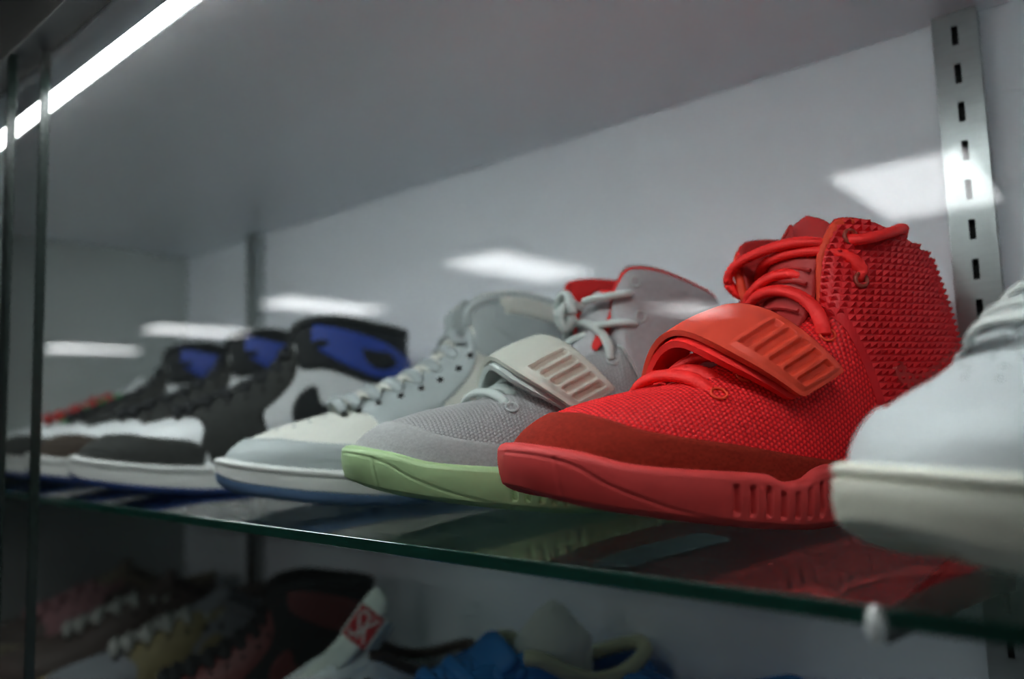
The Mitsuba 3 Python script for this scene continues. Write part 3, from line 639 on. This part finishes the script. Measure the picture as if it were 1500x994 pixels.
CUP_KEYS = [
    (0, 3.4, (.0, 0, 6.3), (3.2, 0, 6.7), (7.4, 0, 8.0)),
    (2.2, 3.1, (1.8, -3.75, 6.1), (4.6, -2.1, 6.9), (7.5, -.5, 8.1)),
    (6, 2.8, (5.9, -5.05, 5.9), (7.6, -3.9, 7.9), (8.2, -1.3, 8.8)),
    (9, 2.6, (9.1, -5.2, 6.0), (9.7, -4.0, 9.0), (9.9, -1.7, 10.3)),
    (13, 2.4, (13.1, -4.8, 6.4), (13.2, -4.0, 10.2), (13.0, -2.0, 12.6)),
    (16, 2.4, (16.0, -4.4, 6.8), (15.9, -3.8, 11.0), (15.4, -2.3, 14.4)),
    (18.4, 2.4, (18.2, -4.2, 6.8), (17.8, -3.6, 11.4), (17.2, -2.6, 15.4)),
    *[k for k in HIGH_KEYS if k[0] >= 20]]
CUP = Last(CUP_KEYS)
def court_zb(x, p): return lerp_tab(x, [(0, 1.75), (1, 1.3), (3, .95), (6, .5), (12, 0.0), (26, 0), (29, .35)])
def court_zm(x, p): return court_zb(x, p) + lerp_tab(x, [(0, .6), (5, .55), (12, .5), (29, .8)])
def court_zt(x, p): return lerp_tab(x, [(0, 3.65), (3.6, 3.1), (8.4, 2.55), (13, 2.35), (20, 2.5), (29, 3.0)])
def groove(x, p, z, s): return -.06 * np.clip(1 - np.abs(s - .66) / .05, 0, 1)
MID_PROF = [(0, .36), (.04, .4)] + [(s, .40) for s in np.linspace(.1, .62, 8)] + [(.66, .33), (.70, .42), (.8, .46), (.9, .44), (.96, .34), (1, .1)]
OUT_PROF = [(0, -.3), (.06, .0), (.15, .2), (.4, .33), (.8, .37), (1, .36)]

def court_shoe(name, label, to, c, high=True, group=None, fine=True, laces='bars', parts=True, skip=()):
    """c: material of each part"""
    L = c.get('last') or (HIGH if high else LOW); ol = L.o; zE = 14 if high else 10.2
    K = thing(name, label, 'sneaker', group)
    A = lambda n, m, mt, sm=40, **k: add(K, n, m, mt, sm, to, **k)
    r = .32 if fine else .6
    zm = (lambda x, p: court_zb(x, p) + lerp_tab(x, c['out_h'])) if c.get('out_h') else court_zm
    A('upper', L.shell(nu=260 if fine else 120, nv=40 if fine else 20, th=.35), c['upper'], True)
    A('midsole', sole(ol, zm, (lambda x, p: lerp_tab(x, c['zt'])) if c.get('zt') else court_zt, c.get('mid_prof', MID_PROF), nu=c.get('nu', 300 if fine else 140), disp=c.get('mid_disp', groove)), c['midsole'], 45, label=c.get('midsole_label'))
    A('outsole', sole(ol, court_zb, lambda x, p: zm(x, p) + .02, c.get('out_prof', OUT_PROF), nu=260 if fine else 120, top=False), c['outsole'], 45, label=c.get('outsole_label'))
    xs = [0, .8, 2, 4, 6.5, 8.5, 10.2]; zt = lambda x: float(lerp_tab(x, c.get('cap_line', [(0, 4.85), (1.6, 4.85), (5, 4.5), (8.5, 4.2), (10.2, 3.7)])))
    if c.get('toe_cap'):
        A('toe_cap', L.panel(L.band([(ol.pm(x), 2.2, zt(x)) for x in xs[::-1]] + [(ol.pl(x), 2.2, zt(x)) for x in xs[1:]], 160), th=.17, res=r, edge=.12), c['toe_cap'], 40, label=c.get('toe_cap_label'))
    top_t = np.array([(ol.pl(x), 1.0) for x in (17.6, 15, 12, 9.5, 7, 5, 3.4)]) if high else np.array([(ol.pl(x), 1.0) for x in (17.9, 15, 12, 9.5, 7, 5, 3.4)])
    low = c['low'] if c.get('low') else [(8.75, 6.6), (9.7, 6.3), (10.2, 5.6), (10.1, 4.8), (9.9, 4.1), (10.6, 3.4), (11.0, 2.2), (15.8, 2.2), (15.5, 4.4), (14.7, 6.7), (15.9, 7.6)] + ([(16.9, 8.6), (17.6, 9.6), (17.9, 11.2)] if high else [(16, 8.6), (17.6, 9.3)])
    if c.get('eyestay'):
        lp = L.lat(chaikin(low, 2))
        ep = np.vstack([top_t, lp])
        for e_ in (ep, flip(ep)): A('eyestay', L.panel(e_, th=.16, res=r, edge=.12), c['eyestay'], 40, label=c.get('eyestay_label'))
    if c.get('swoosh'):
        sw = [(17.2, 6.6), (17.6, 5.3), (19.2, 4.8), (21.5, 5.6), (24.2, 7.3), (27.6, 9.9), (24.2, 8.2), (21.6, 7.2), (20.2, 7.0), (19.6, 7.6), (19.6, 8.7), (19.0, 9.0), (17.8, 8.1)] if high else \
             [(15.3, 6.0), (15.8, 4.9), (17.6, 4.3), (20.2, 4.8), (23.5, 6.2), (27.4, 8.2), (23.5, 6.9), (20.4, 6.1), (18.6, 5.9), (17.9, 6.5), (17.8, 7.6), (17.2, 7.9), (16.0, 7.2)]
        q = L.lat(chaikin(sw, 3, True)); 
        for e_ in (q, flip(q)): A('curved_tick', L.panel(e_, th=.13, res=r * .7, edge=.1), c['swoosh'], 40, label=c.get('swoosh_label'))
    if c.get('heel'):
        hp = L.lat(chaikin([(23.6, 2.8), (23.0, 5.2), (24.2, 7.4), (26.2, 8.6 if high else 7.8)], 2)); hp = np.vstack([hp, np.column_stack([2 - hp[:, 0], hp[:, 1]])[::-1]])
        A('heel_counter', L.panel(hp, th=.15, res=r, edge=.12), c['heel'], 40)
    if c.get('collar') and high:
        cb = L.lat(chaikin([(17.75, 12.4), (17.8, 10.6), (18.6, 10.3), (20, 10.5), (21.7, 10.0), (24.5, 8.9), (27.6, 8.7)], 2)); p0 = ol.pl(17.9)
        ep = np.vstack([cb, np.column_stack([2 - cb[:, 0], cb[:, 1]])[::-1], np.column_stack([np.linspace(2 - p0, p0, 120), np.full(120, 1.0)])])
        A('ankle_panel', L.panel(ep, th=.15, res=r, edge=.14), c.get('ankle', c['rim']), 40)
        lo = [(19.0, 14.0), (19.0, 12.5), (20.4, 11.5), (22.5, 10.4), (24.8, 9.4), (27.6, 9.1)] if not c.get('collar_line') else c['collar_line'][0]
        hi = [(27.9, 11.6), (26, 12.9), (23, 13.9), (20.8, 14.4), (19.3, 14.5)] if not c.get('collar_line') else c['collar_line'][1]
        a_, b_ = L.lat(chaikin(lo, 2)), L.lat(chaikin(hi, 2))
        ep = np.vstack([a_, np.column_stack([2 - a_[:, 0], a_[:, 1]])[::-1], np.column_stack([2 - b_[:, 0], b_[:, 1]]), b_[::1][:0]])
        ep = np.vstack([a_, np.column_stack([2 - a_[:, 0], a_[:, 1]])[::-1], np.column_stack([2 - b_[::-1, 0], b_[::-1, 1]]), b_])
        A('collar_panel', L.panel(ep, th=.27, res=r, edge=.14), c['collar'], 40, label=c.get('collar_label'))
        if c.get('ankle_patch'):
            q = L.lat(chaikin([(23.3, 12.6), (23.6, 11.0), (25.0, 9.9), (26.6, 10.2), (26.9, 11.2), (26.0, 12.2), (24.6, 12.2)], 3, True))
            A('ankle_patch', L.panel(q, th=.34, res=r, edge=.14), c['ankle_patch'], 40, label='black winged patch on the collar')
            q = L.lat(chaikin([(19.0, 13.1), (19.1, 12.2), (20.9, 12.5), (20.7, 13.1)], 2, True)); A('collar_tab', L.panel(q, th=.34, res=r, edge=.1), c['ankle_patch'], 40, label='short black tab on the collar')
    if c.get('rim'):
        p0 = ol.pl(17.2); pa = np.linspace(p0, 2 - p0, 120)
        S, N = L.S(pa, np.full(120, .965)), L.N(pa, np.full(120, .965))
        A('collar_rim', tube(S - N * .12, .46 if high else .5, flat=1.0, n=12, smooth=False), c['rim'], True, label=c.get('rim_label'))
    if c.get('heel_tab') and high:
        A('heel_tab', L.panel(np.array([(ol.pl(20.6), .985), (ol.pl(20.9), .86), (ol.pl(23.5), .84), (1, .82), (2 - ol.pl(23.5), .84), (2 - ol.pl(20.9), .86), (2 - ol.pl(20.6), .985), (1, .985)]), th=.42, res=r, edge=.2), c['heel_tab'], 40, label='off white band along the top of the collar')
    # tongue, eyelets, laces
    tp = c['tongue_path'] if c.get('tongue_path') else [(8.2, 6.1), (11, 7.1), (14.3, 8.9), (16.7, 11.0), (17.8, 13.2), (18.4, 14.9)] if high else [(8.2, 6.3), (11, 7.4), (14.3, 9.2), (16.6, 10.4), (17.7, 11.2), (18.4, 11.8)]
    A('tongue', loft(tp, [1.5, 2.0, 2.4, 2.6, 2.8, 2.7], [.5, .7, .9, 1.0, 1.1, .9], curve=.22), c['tongue'], 50, label=c.get('tongue_label'))
    n = (8 if high else 7)
    tt = .80; ex = np.linspace(9.7, 17.4 if high else 16.8, n)
    pp = np.interp(np.linspace(0, 1, n), [0, .5, 1], [ol.pl(5.2), ol.pl(11.6), ol.pl(17.2)]); T_ = np.interp(np.linspace(0, 1, n), [0, .25, 1], [.78, .80, .83])
    eye = [(L.S(p_, t_), L.N(p_, t_)) for p_, t_ in zip(pp, T_)]
    eyem = [(L.S(-p_, t_), L.N(-p_, t_)) for p_, t_ in zip(pp, T_)]
    if c.get('hole'):
        for P, N in [(L.S(g_ * p_, t_ - o_), L.N(g_ * p_, t_ - o_)) for g_ in (1, -1) for p_, t_, o_ in zip(pp, T_, np.linspace(.005, .10, n))]: A('eyelet', disc(P + N * .16, N, .26, .05), c['hole'], False, label='dark lace hole')
    if laces and c.get('lace'):
        for i in range(n):
            a, b = eye[i], eyem[min(i, n - 1)]; mid = (a[0] + b[0]) / 2 + np.array([-.62, 0, 1.12]); a0, b0 = a[0] * .9 + mid * .1 + a[1] * .26, b[0] * .9 + mid * .1 + b[1] * .26
            q = spline([a0 - np.array([0, 0, .05]), a0 * .55 + mid * .45 + a[1] * .42, mid, b0 * .55 + mid * .45 + b[1] * .42, b0], 24)
            A('lace', tube(q, .40 if fine else .45, .36, n=8, up=(-.55, 0, .85), smooth=False), c['lace'], True)
            if i < n - 1 and c.get('cross', True):
                a, b = eye[i], eyem[i + 1]
                for s_, t_ in ((eye[i], eyem[i + 1]), (eyem[i], eye[i + 1])):
                    m_ = (s_[0] + t_[0]) / 2 + np.array([-.5, 0, 1.0]); A('lace', tube([s_[0] * .7 + m_ * .3 + s_[1] * .35, m_, t_[0] * .7 + m_ * .3 + t_[1] * .35], .36, .34, n=6, up=(-.55, 0, .85), m=10), c.get('lace2', c['lace']), True)
    if c.get('holes_toe'):
        ds = []
        for rx, ys in ((3.6, (-1.2, 0, 1.2)), (4.7, (-1.8, -.6, .6, 1.8)), (5.8, (-1.6, -.5, .5, 1.6)), (6.9, (-1.2, 0, 1.2)), (7.8, (-.7, .7))):
            for y in ys:
                # on the toe box from above
                pg, tg = np.meshgrid(np.linspace(-.42, .42, 121), np.linspace(.35, 1, 60), indexing='ij'); G = L.S(pg.ravel(), tg.ravel()); i = np.argmin((G[:, 0] - rx) ** 2 + (G[:, 1] - y) ** 2)
                ds.append(disc(G[i], L.N(pg.ravel()[i], tg.ravel()[i]), .14, .03, 10))
        A('toe_perforations', cat(ds), c['holes_toe'], False, kind='stuff', label='small punched holes in the toe box')
    return K

TIP = {'red': (-22.9, 27.2), 'grey': (-35.5, 27.5), 'stone': (-49.1, 27.2)}
strap_shoe('bright red high top sneaker with spiked ankle and wide strap, in sharp focus', place(TIP['red'], 62), True)
strap_shoe('grey mesh high top sneaker with pale green sole and bone strap', place(TIP['grey'], 62, s=.955), False)
court_shoe('high_top_sneaker', 'pale grey and cream high top sneaker with ice blue outsole', place(TIP['stone'], 62),
    dict(out_h=[(0, .95), (5, .85), (12, .75), (29, .9)], upper='cream_leather', midsole='white_midsole', outsole='ice_outsole', toe_cap='stone_leather', eyestay='stone_leather', swoosh='black_leather', heel='stone_leather', collar='stone_leather', ankle='stone_leather', rim='stone_leather', heel_tab='cream_leather',
         tongue='stone_dark', hole='hole_dark', lace='stone_leather', lace2='cream_leather', holes_toe='stone_dark',
         toe_cap_label='light grey toe cap', eyestay_label='light grey lace panel', swoosh_label='black curved tick mark', outsole_label='icy blue outsole', midsole_label='off white midsole', collar_label='grey ankle collar'))
BLK = dict(cap_line=[(0, 5.15), (1.6, 5.2), (5, 4.85), (8.5, 4.5), (10.2, 3.8)], upper='white_leather', midsole='white_midsole', outsole='blue_outsole', toe_cap='charcoal_suede', eyestay='charcoal_suede', swoosh='black_leather', heel='black_leather', collar='royal_blue', rim='black_leather',
           tongue='black_leather', hole='hole_dark', lace='black_lace', ankle_patch='black_leather', toe_cap_label='charcoal toe cap', eyestay_label='charcoal lace panel', swoosh_label='black curved tick mark', outsole_label='blue outsole', midsole_label='white midsole', collar_label='royal blue ankle collar')
court_shoe('high_top_sneaker', 'nearest of three blue collared black and white high tops, beside the pale grey one', place((-70.2, 25.6), 60, s=1.015), BLK)
court_shoe('high_top_sneaker', 'middle one of three blue collared black and white high tops, with brownish toe cap', place((-82.6, 26.2), 60, s=1.015), {**BLK, 'toe_cap': 'brown_suede', 'toe_cap_label': 'dark brown toe cap'}, fine=False)
court_shoe('high_top_sneaker', 'farthest of three blue collared black and white high tops, beside the red laced one', place((-96.4, 26.6), 60), BLK, fine=False)
court_shoe('low_top_sneaker', 'white and green low sneaker with red laces at the far left', place((-106.6, 27.4), 67),
    dict(upper='white_leather', midsole='white_midsole', outsole='blue_outsole', toe_cap='green_leather', eyestay='green_leather', swoosh='black_leather', heel='green_leather', rim='green_leather', tongue='white_leather', hole='hole_dark', lace='crimson_lace',
         toe_cap_label='green toe cap', eyestay_label='green lace panel'), high=False, fine=False)
# the white one, close to the lens
def pebble(x, p, z, s):
    b = np.where(s < .56, .07 * np.sin(z * 21) * np.sin(p * 600), 0)
    return b - .09 * np.clip(1 - np.abs(s - .80) / .04, 0, 1)
W = dict(last=CUP, nu=1300, upper='matte_white', midsole='cream_midsole', outsole='cream_midsole', toe_cap='matte_white', eyestay='matte_white', rim='matte_white', tongue='matte_white', lace='white_lace', hole='stone_dark', holes_toe='stone_leather', swoosh='matte_white',
         cap_line=[(0, 5.9), (2, 5.95), (5, 5.75), (8, 5.4), (10.2, 5.2)], zt=[(0, 4.3), (3.6, 3.95), (8.4, 3.6), (13, 3.4), (20, 3.4), (29, 3.7)], mid_disp=pebble, out_prof=[(0, -1.5), (.15, -.95), (.4, -.5), (.7, -.2), (1, .0)], mid_prof=[(0, .0), (.05, .12), (.1, .22)] + [(q, .24 + .2 * math.sin(min(1, q * 1.6) * math.pi / 2)) for q in np.linspace(.14, .74, 30)] + [(.77, .40), (.80, .33), (.83, .40), (.87, .46), (.93, .44), (.97, .34), (1, .1)], midsole_label='cream rubber sole with stitched groove and pebbled texture', cross=False,
         tongue_path=[(6.4, 7.4), (9.3, 9.4), (12.4, 12.0), (14.8, 14.0), (16.4, 15.6), (17.6, 17.2)],
         low=[(7.2, 7.7), (8.0, 7.3), (8.9, 6.6), (9.2, 5.6), (9.4, 4.4), (9.8, 3.2), (15.6, 3.2), (15.5, 5.4), (15.0, 7.7), (15.6, 9.6), (16.6, 11.2), (17.2, 12.6)])
court_shoe('high_top_sneaker', 'white leather sneaker with cream textured sole, cut by the right edge', place((-5.9, 24.5), 62), W)
# sticker on the glass shelf
k = thing('sticker', 'pale printed sticker under the sole of the red sneaker, mirrored in the glass', 'sticker')
c0 = spline([(4.6, -.9), (6.4, -.5), (8.4, -.9), (10.6, -1.2)], 40); g = np.gradient(c0, axis=0); g /= np.linalg.norm(g, axis=1)[:, None]; nn = np.stack([-g[:, 1], g[:, 0]], 1)
def sticker_pt(u, w): 
    i = np.clip(u, 0, 1) * 39; a = np.stack([np.interp(i, np.arange(40), c0[:, q]) for q in (0, 1)], -1); b = np.stack([np.interp(i, np.arange(40), nn[:, q]) for q in (0, 1)], -1); return a - b * np.asarray(w)[..., None]
def sticker_patch(u0, u1, w0, w1, z0, z1, rnd=0.0, n=24):
    u = np.linspace(u0, u1, n); e = np.minimum(u - u0, u1 - u) / (u1 - u0); cut = rnd * (1 - np.sqrt(np.clip(1 - (1 - np.clip(e / .06, 0, 1)) ** 2, 0, 1)))
    A, B = sticker_pt(u, np.full(n, w0) + cut), sticker_pt(u, np.full(n, w1) - cut)
    r = [np.column_stack([q, np.full(n, z)]) for q, z in ((A, z0), (B, z0), (B, z1), (A, z1), (A, z0))]
    return mesh(np.stack(r, 1).reshape(-1, 3), grid_faces(n, 5))
STK = [('backing', sticker_patch(0, 1, -1.3, 1.3, .0, -.03, .5), 'sticker_grey')]
bars = []
uu = .06
while uu < .8:
    wd = rng.choice([.006, .01, .014]); bars.append(sticker_patch(uu, uu + wd, -1.1, -.3, -.031, -.034, n=4)); uu += wd + rng.choice([.008, .012])
STK += [('print', cat(bars + [sticker_patch(a, b, c, d, -.031, -.034, n=6) for a, b, c, d in ((.1, .16, .25, .7), (.18, .24, .25, .7), (.26, .32, .25, .7), (.34, .40, .25, .7), (.5, .85, .2, .3), (.5, .8, .45, .55), (.5, .82, .7, .8), (.12, .6, .02, .08))]), 'sticker_print')]
for n_, m_, mt in STK:
    m_.vertices[:, 2] += strap_zb(m_.vertices[:, 0], 0) - .05
    add(k, n_, m_, mt, 30, place(TIP['red'], 62))


# ---------- second row on the lower shelf, in the dark
def low_to(x, deg=62, y=26.6, s=1.0): return place((x, y), deg, LOW_Z + .02, s)
PL = dict(midsole='white_midsole', outsole='dark_brown', hole='hole_dark')
k = court_shoe('low_top_sneaker', 'bright blue sneaker with cream collar on the lower shelf, stuffed with white paper', low_to(-47.2, 62, 25.6, 1.14), dict(PL, tongue_path=[(8.2, 6.1), (11, 7.1), (14.0, 8.7), (15.8, 9.7), (16.8, 10.4), (17.5, 11.0)], upper='sky_blue', toe_cap='paper_white', eyestay='sky_blue', swoosh='sky_blue', heel='sky_blue', rim='cream_collar', tongue='sky_blue', lace='sky_blue', rim_label='padded cream collar'), high=False, fine=False)
wad = trimesh.creation.icosphere(subdivisions=4, radius=1.0); wv = wad.vertices * (2.8, 2.0, 3.6); wv[:, :2] *= np.clip(1.2 - .20 * np.maximum(wv[:, 2:], 0), .1, 1); wv = wv * (1 + .22 * (meshkit.fbm(wv * .9 + 5, 3) - .5)[:, None]) ; wv[:, 2] = np.where(wv[:, 2] > 0, wv[:, 2] * (1.0 + .0 * wv[:, 0]), wv[:, 2])
kk = thing('paper_wad', 'crumpled white paper stuffed in the bright blue sneaker with cream collar', 'paper')
add(kk, 'wad', mesh(wv + (21.2, 0, 9.3), wad.faces), 'paper_white', 30, low_to(-47.2, 62, 25.6, 1.14))
court_shoe('low_top_sneaker', 'bright blue sneaker on the lower shelf, half out of frame below the chrome bracket tip', low_to(-34.0, 62, 25.6, 1.1), dict(PL, tongue_path=[(8.2, 6.1), (11, 7.1), (14.0, 8.7), (15.8, 9.7), (16.8, 10.4), (17.5, 11.0)], upper='sky_blue', toe_cap='sky_blue', eyestay='sky_blue', swoosh='paper_white', heel='sky_blue', rim='sky_blue', tongue='sky_blue', lace='sky_blue'), high=False, fine=False)
k = court_shoe('low_top_sneaker', 'white sneaker with brown collar and red tongue label on the lower shelf', low_to(-60.0, 62, 26.6, .95), dict(PL, upper='white_leather', toe_cap='white_leather', eyestay='white_leather', swoosh='maroon_leather', heel='dark_brown', rim='dark_brown', tongue='paper_white', lace='paper_white', rim_label='dark brown collar',
    tongue_path=[(8.2, 6.1), (11, 7.2), (14.3, 9.2), (16.6, 11.2), (18.2, 13.2), (19.6, 15.0)]), high=False, fine=False, laces=None)
Tn = np.array([.62, .0, .78]); Nn = np.array([-.50, -.77, .40]); Nn = Nn - Tn * (Nn @ Tn); Nn /= np.linalg.norm(Nn); Wn = np.cross(Nn, Tn)
def on_label(u, w, h=0.0): return np.array([17.6, -2.15, 12.6]) + Tn * (u - .5) * 2.9 + Wn * w + Nn * h
def tile(a, h0, h1): 
    v = [on_label(u, w, h) for h in (h0, h1) for u, w in ((0, -a), (1, -a), (1, a), (0, a))]; return trimesh.convex.convex_hull(np.array(v))
add(k, 'tongue_pad', tile(1.5, -2.2, .0), 'paper_white', 30, low_to(-60.0, 62, 26.6, .95))
add(k, 'tongue_label', tile(1.25, .0, .12), 'label_red', 30, low_to(-60.0, 62, 26.6, .95), label='red label with white lettering on the tongue')
def stroke(pts, r=.10): return tube([on_label(*q, .13) for q in pts], r, .4, n=6, up=tuple(Nn))
S_ = [(.80, .15), (.88, .45), (.78, .85), (.62, .75), (.5, .45), (.38, .15), (.22, .2), (.14, .55), (.22, .9)]
K_ = [stroke([(.12, -.15), (.5, -.15), (.88, -.15)]), stroke([(.88, -.95), (.66, -.6), (.5, -.2)]), stroke([(.5, -.2), (.3, -.55), (.12, -.95)])]
add(k, 'label_lettering', cat([stroke(S_)] + K_), 'paper_white', 40, low_to(-60.0, 62, 26.6, .95), label='white lettering')
court_shoe('high_top_sneaker', 'black high top sneaker with dark red panel on the lower shelf', low_to(-72.6, s=.92), dict(PL, upper='black_leather', midsole='dark_brown', toe_cap='black_leather', eyestay='maroon_leather', swoosh='maroon_leather', heel='black_leather', collar='maroon_leather', rim='black_leather', tongue='black_leather', lace='black_lace'), fine=False)
court_shoe('low_top_sneaker', 'grey mesh sneaker with yellow overlays on the lower shelf', low_to(-84.4), dict(PL, upper='cool_grey_mesh', toe_cap='yellow_leather', eyestay='yellow_leather', swoosh='yellow_leather', heel='cool_grey_mesh', rim='cool_grey_mesh', tongue='cool_grey_mesh', lace='dim_lace'), high=False, fine=False)
court_shoe('low_top_sneaker', 'dark brown sneaker with pale side stripes on the lower shelf', low_to(-96.3), dict(PL, upper='dark_brown', midsole='tan_suede', toe_cap='dark_brown', eyestay='dark_brown', swoosh='dim_lace', heel='dark_brown', rim='dark_brown', tongue='dark_brown', lace='dim_lace'), high=False, fine=False)
court_shoe('low_top_sneaker', 'dark sneaker with dusty pink laces at far left of the lower shelf', low_to(-108.0, 62), dict(PL, upper='dark_brown', midsole='tan_suede', toe_cap='tan_suede', eyestay='pink_suede', swoosh='tan_suede', heel='dark_brown', rim='tan_suede', tongue='tan_suede', lace='pink_suede'), high=False, fine=False)
